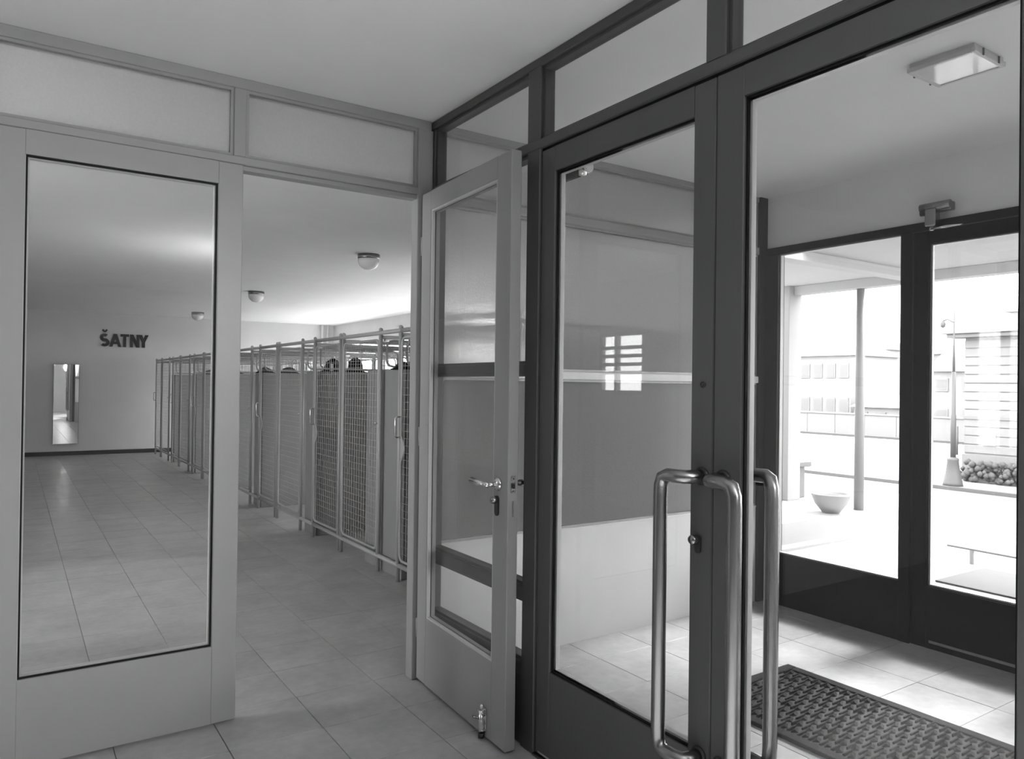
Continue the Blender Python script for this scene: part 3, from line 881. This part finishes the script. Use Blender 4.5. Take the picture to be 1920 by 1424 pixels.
# porch
pr = thing('porch_roof', 'pale flat porch roof over the landing', 'porch roof', kind='structure')
MB().box(6.05, 8.3, 3.3, 6.10, 2.68, 2.9).box(6.7, 8.3, -4, 3.3, 2.68, 2.9).build('slab', PORCH, pr)
MB().box(4.3, 5.6, -4, 4.44, 2.68, 2.9).build('slab', PORCH, pr)  # unseen gap beyond this slab, left open to light the vestibule floor
MB().box(4.3, 6.05, 4.44, 6.2, 2.68, 2.9).build('slab', PORCH, pr)
MB().box(8.14, 8.3, -4, 6.10, 2.572, 2.68, .004).build('header', PORCH, pr)
MB().box(4.3, 8.14, 4.28, 4.44, 2.585, 2.68, .004).build('beam', PORCH, pr)
tag(MB().box(8.05, 8.3, 5.86, 6.10, -.004, 2.68, .004).build('porch_pier', PIER), 'white square pier at the far left of the porch', 'pillar', kind='structure')
cp = thing('porch_column', 'slim pale round column standing alone in the porch opening', 'column', (8.22, 5.02, -.004), kind='structure')
MB().tube([(0, 0, 0), (0, 0, 2.58)], [.056, .044], 14).build('shaft', mat('column_stone', .17, .7), cp)
# bench and planter
bn = thing('stone_bench', 'low grey stone bench on the bright terrace left of the landing', 'bench', (8.35, 5.95, -.004))
MB().box(-.2, .25, -.05, .55, .40, .47, .01).build('seat', STREET, bn)
MB().box(-.12, .18, 0, .10, 0, .40, .008).build('leg', STREET, bn)
MB().box(-.12, .18, .42, .52, 0, .40, .008).build('leg', STREET, bn)
pl = thing('planter_bowl', 'round pale planter bowl beside the landing kerb', 'planter', (7.75, 4.92 + .15, -.004))
MB().lathe([(.09, 0), (.17, .10), (.21, .20), (.22, .215), (.19, .215), (.18, .19)], 20).build('bowl', SNOW, pl)
MB().lathe([(.19, .195), (.12, .205), (.01, .21)], 16).build('soil', KERB, pl)

# railing at the street edge
rl = thing('street_railing', 'thin low iron railing at the near edge of the street', 'railing', (15, 0, GROUND_Z))
MB().tube([(0, 1.0, .79), (0, 7.95, .83)], .022, 6).build('hand_rail', IRON, rl)
for y in (2.3, 4.6, 6.9):
    MB().tube([(0, y, 0), (0, y, .80)], .04, 6).build('post', IRON, rl)

# far pavement and kerbs
pv = MB().box(30.0, 60, -10, 60, GROUND_Z, GROUND_Z + .12).build('pavement', PAVE)
tag(pv, 'raised pavement in front of the corner building', 'pavement', kind='structure')
MB().box(29.8, 30.0, -10, 60, GROUND_Z, GROUND_Z + .13, .01).build('kerb_stone', KERB, pv)
# street lamp
sl = thing('street_lamp', 'tall tapered iron street lamp at the kerb opposite the entrance', 'street lamp', (30.3, 14.65, GROUND_Z + .12))
MB().lathe([(.36, 0), (.34, .12), (.26, .5), (.20, .95), (.22, 1.0), (.20, 1.06), (.11, 1.10)], 14).build('base', IRON, sl)
MB().tube([(0, 0, 1.05), (0, 0, 2.7), (0, 0, 2.75), (0, 0, 4.4)], [.10, .095, .075, .07], 10).build('shaft', IRON, sl)
MB().tube([(0, 0, 4.4), (0, 0, 5.4), (0, 0, 6.75)], [.055, .035, .025], 8).build('upper_pole', IRON, sl)
MB().tube([(0, 0, 6.3), (0, .25, 6.45), (0, .40, 6.40)], .03, 6).build('bracket', IRON, sl)
MB().lathe([(.02, .12), (.10, -.02), (.09, -.14), (.02, -.2)], 12, Matrix.Translation((0, .42, 6.32))).build('lantern', IRON, sl)

# corner building
bd = thing('corner_building', 'pale rusticated corner building with cornice opposite the entrance', 'building', (33, 15.5, GROUND_Z + .12), kind='thing')
MB().box(0, 12, -14, 0, 0, 6.0).build('wall', STONE, bd)
for k in range(13):
    z = 1.12 + .36 * k
    if z < 5.7: MB().box(-.05, .2, -14, .0, z, z + .318, .012).build('stone_course', STONE, bd)
MB().box(-.10, .2, -14, .03, 2.50, 2.64, .01).build('string_course', STONE_D, bd)
MB().box(-.10, .2, -14, .06, 0, 1.05, .01).build('plinth', STONE_D, bd)
cn = MB().box(-.55, .3, -14, .5, 5.86, 6.02, .02).build('cornice', STONE_D, bd)
MB().box(-.7, .3, -14, .65, 6.02, 6.14, .02).build('moulding', STONE, cn)
MB().box(-.2, 11, -14, -.1, 6.14, 6.42, .01).build('parapet', STONE, bd)
MB().box(.5, 11, -14, -1.5, 6.42, 7.0).build('attic', STONE, bd)
MB().box(.3, 11, -14, -1.35, 6.86, 6.98, .01).build('attic_cornice', STONE_D, bd)
nb = MB().box(-.09, -.05, -1.23, -.73, 1.46, 2.0, .005).build('notice_plate', mat('plate_grey', .10, .6), bd)
MB().lathe([(.17, 0), (.17, .01)], 20, Matrix.Translation((-.09, -.98, 1.76)) @ Matrix.Rotation(-PI / 2, 4, 'Y')).build('disc', PORCH, nb)
MB().tube([(-.3, .15, 1.0), (-.3, .15, 2.2)], .04, 6).build('drain_pipe', IRON, bd)
# low hedge in front of the building
hd = MB()
for k in range(520):
    cy = 15.3 - random.uniform(0, 8); s = random.uniform(.07, .15)
    hd.lathe([(.02, -s), (s * .8, -s * .5), (s, 0), (s * .7, s * .6), (.02, s)], 6, Matrix.Translation((32.3 + random.uniform(-.3, .3), cy, GROUND_Z + .2 + random.uniform(0, .75))))
tag(hd.build('hedge', mat('hedge_leaves', .06, .9, nscale=3, namt=.3)), 'low grey hedge at the foot of the corner building', 'hedge', kind='stuff')

# far houses beyond the street
def house(name, label, x, y0, y1, h, roof, nwin, base=GROUND_Z, rows=2, m=HAZE1):
    b = thing(name, label, 'house', (x, 0, base), group='hazy houses across the street')
    MB().box(0, 9, y0, y1, 0, h).build('wall', m, b)
    MB().prism([(-.4, h), (9.4, h), (4.5, h + roof)], y0 - .3, y1 + .3, lambda u, v, d: (u, d, v)).build('roof', HAZE2, b)
    for r in range(rows):
        for k in range(nwin):
            cy = y0 + (y1 - y0) * (k + .5) / nwin
            z = h * (r + .35) / rows
            f = MB().box(-.10, .1, cy - .55, cy + .55, z, z + h / rows * .42).build('window', HAZE2, b)
            MB().box(-.12, -.1, cy - .42, cy + .42, z + .12, z + h / rows * .42 - .12).build('pane', STONE_D, f)
    return b
house('town_house', 'broad hazy house left of the porch column across the street', 74, 46.2, 54.0, 7.4, 1.2, 5)
house('town_house', 'taller hazy house right behind the porch column', 86, 50.0, 54.5, 8.6, 1.0, 2)
house('town_house', 'low hazy house with dark roof right of the porch column', 72, 37.0, 44.6, 2.0, 1.3, 4, rows=1)
house('town_house', 'distant hazy house between entrance post and street lamp', 100, 50, 59, 8.5, 1.0, 4, rows=3)
house('town_house', 'hazy gabled house behind the street lamp', 70, 29.0, 36.0, 5.5, 2.6, 3)
gw = thing('garden_wall', 'long pale garden wall across the street', 'wall', (57, 0, GROUND_Z), kind='structure')
for k in range(9):
    MB().box(0, .3, 24.0 + 2.6 * k, 26.58 + 2.6 * k, 0, 1.72, .02).build('wall_panel', STONE, gw)
MB().box(-.08, .38, 23.9, 48, 1.72, 1.84, .02).build('coping', HAZE2, gw)
MB().box(-3.0, -2.7, 20, 50, 0, .30, .01).build('kerb_stone', KERB, gw)
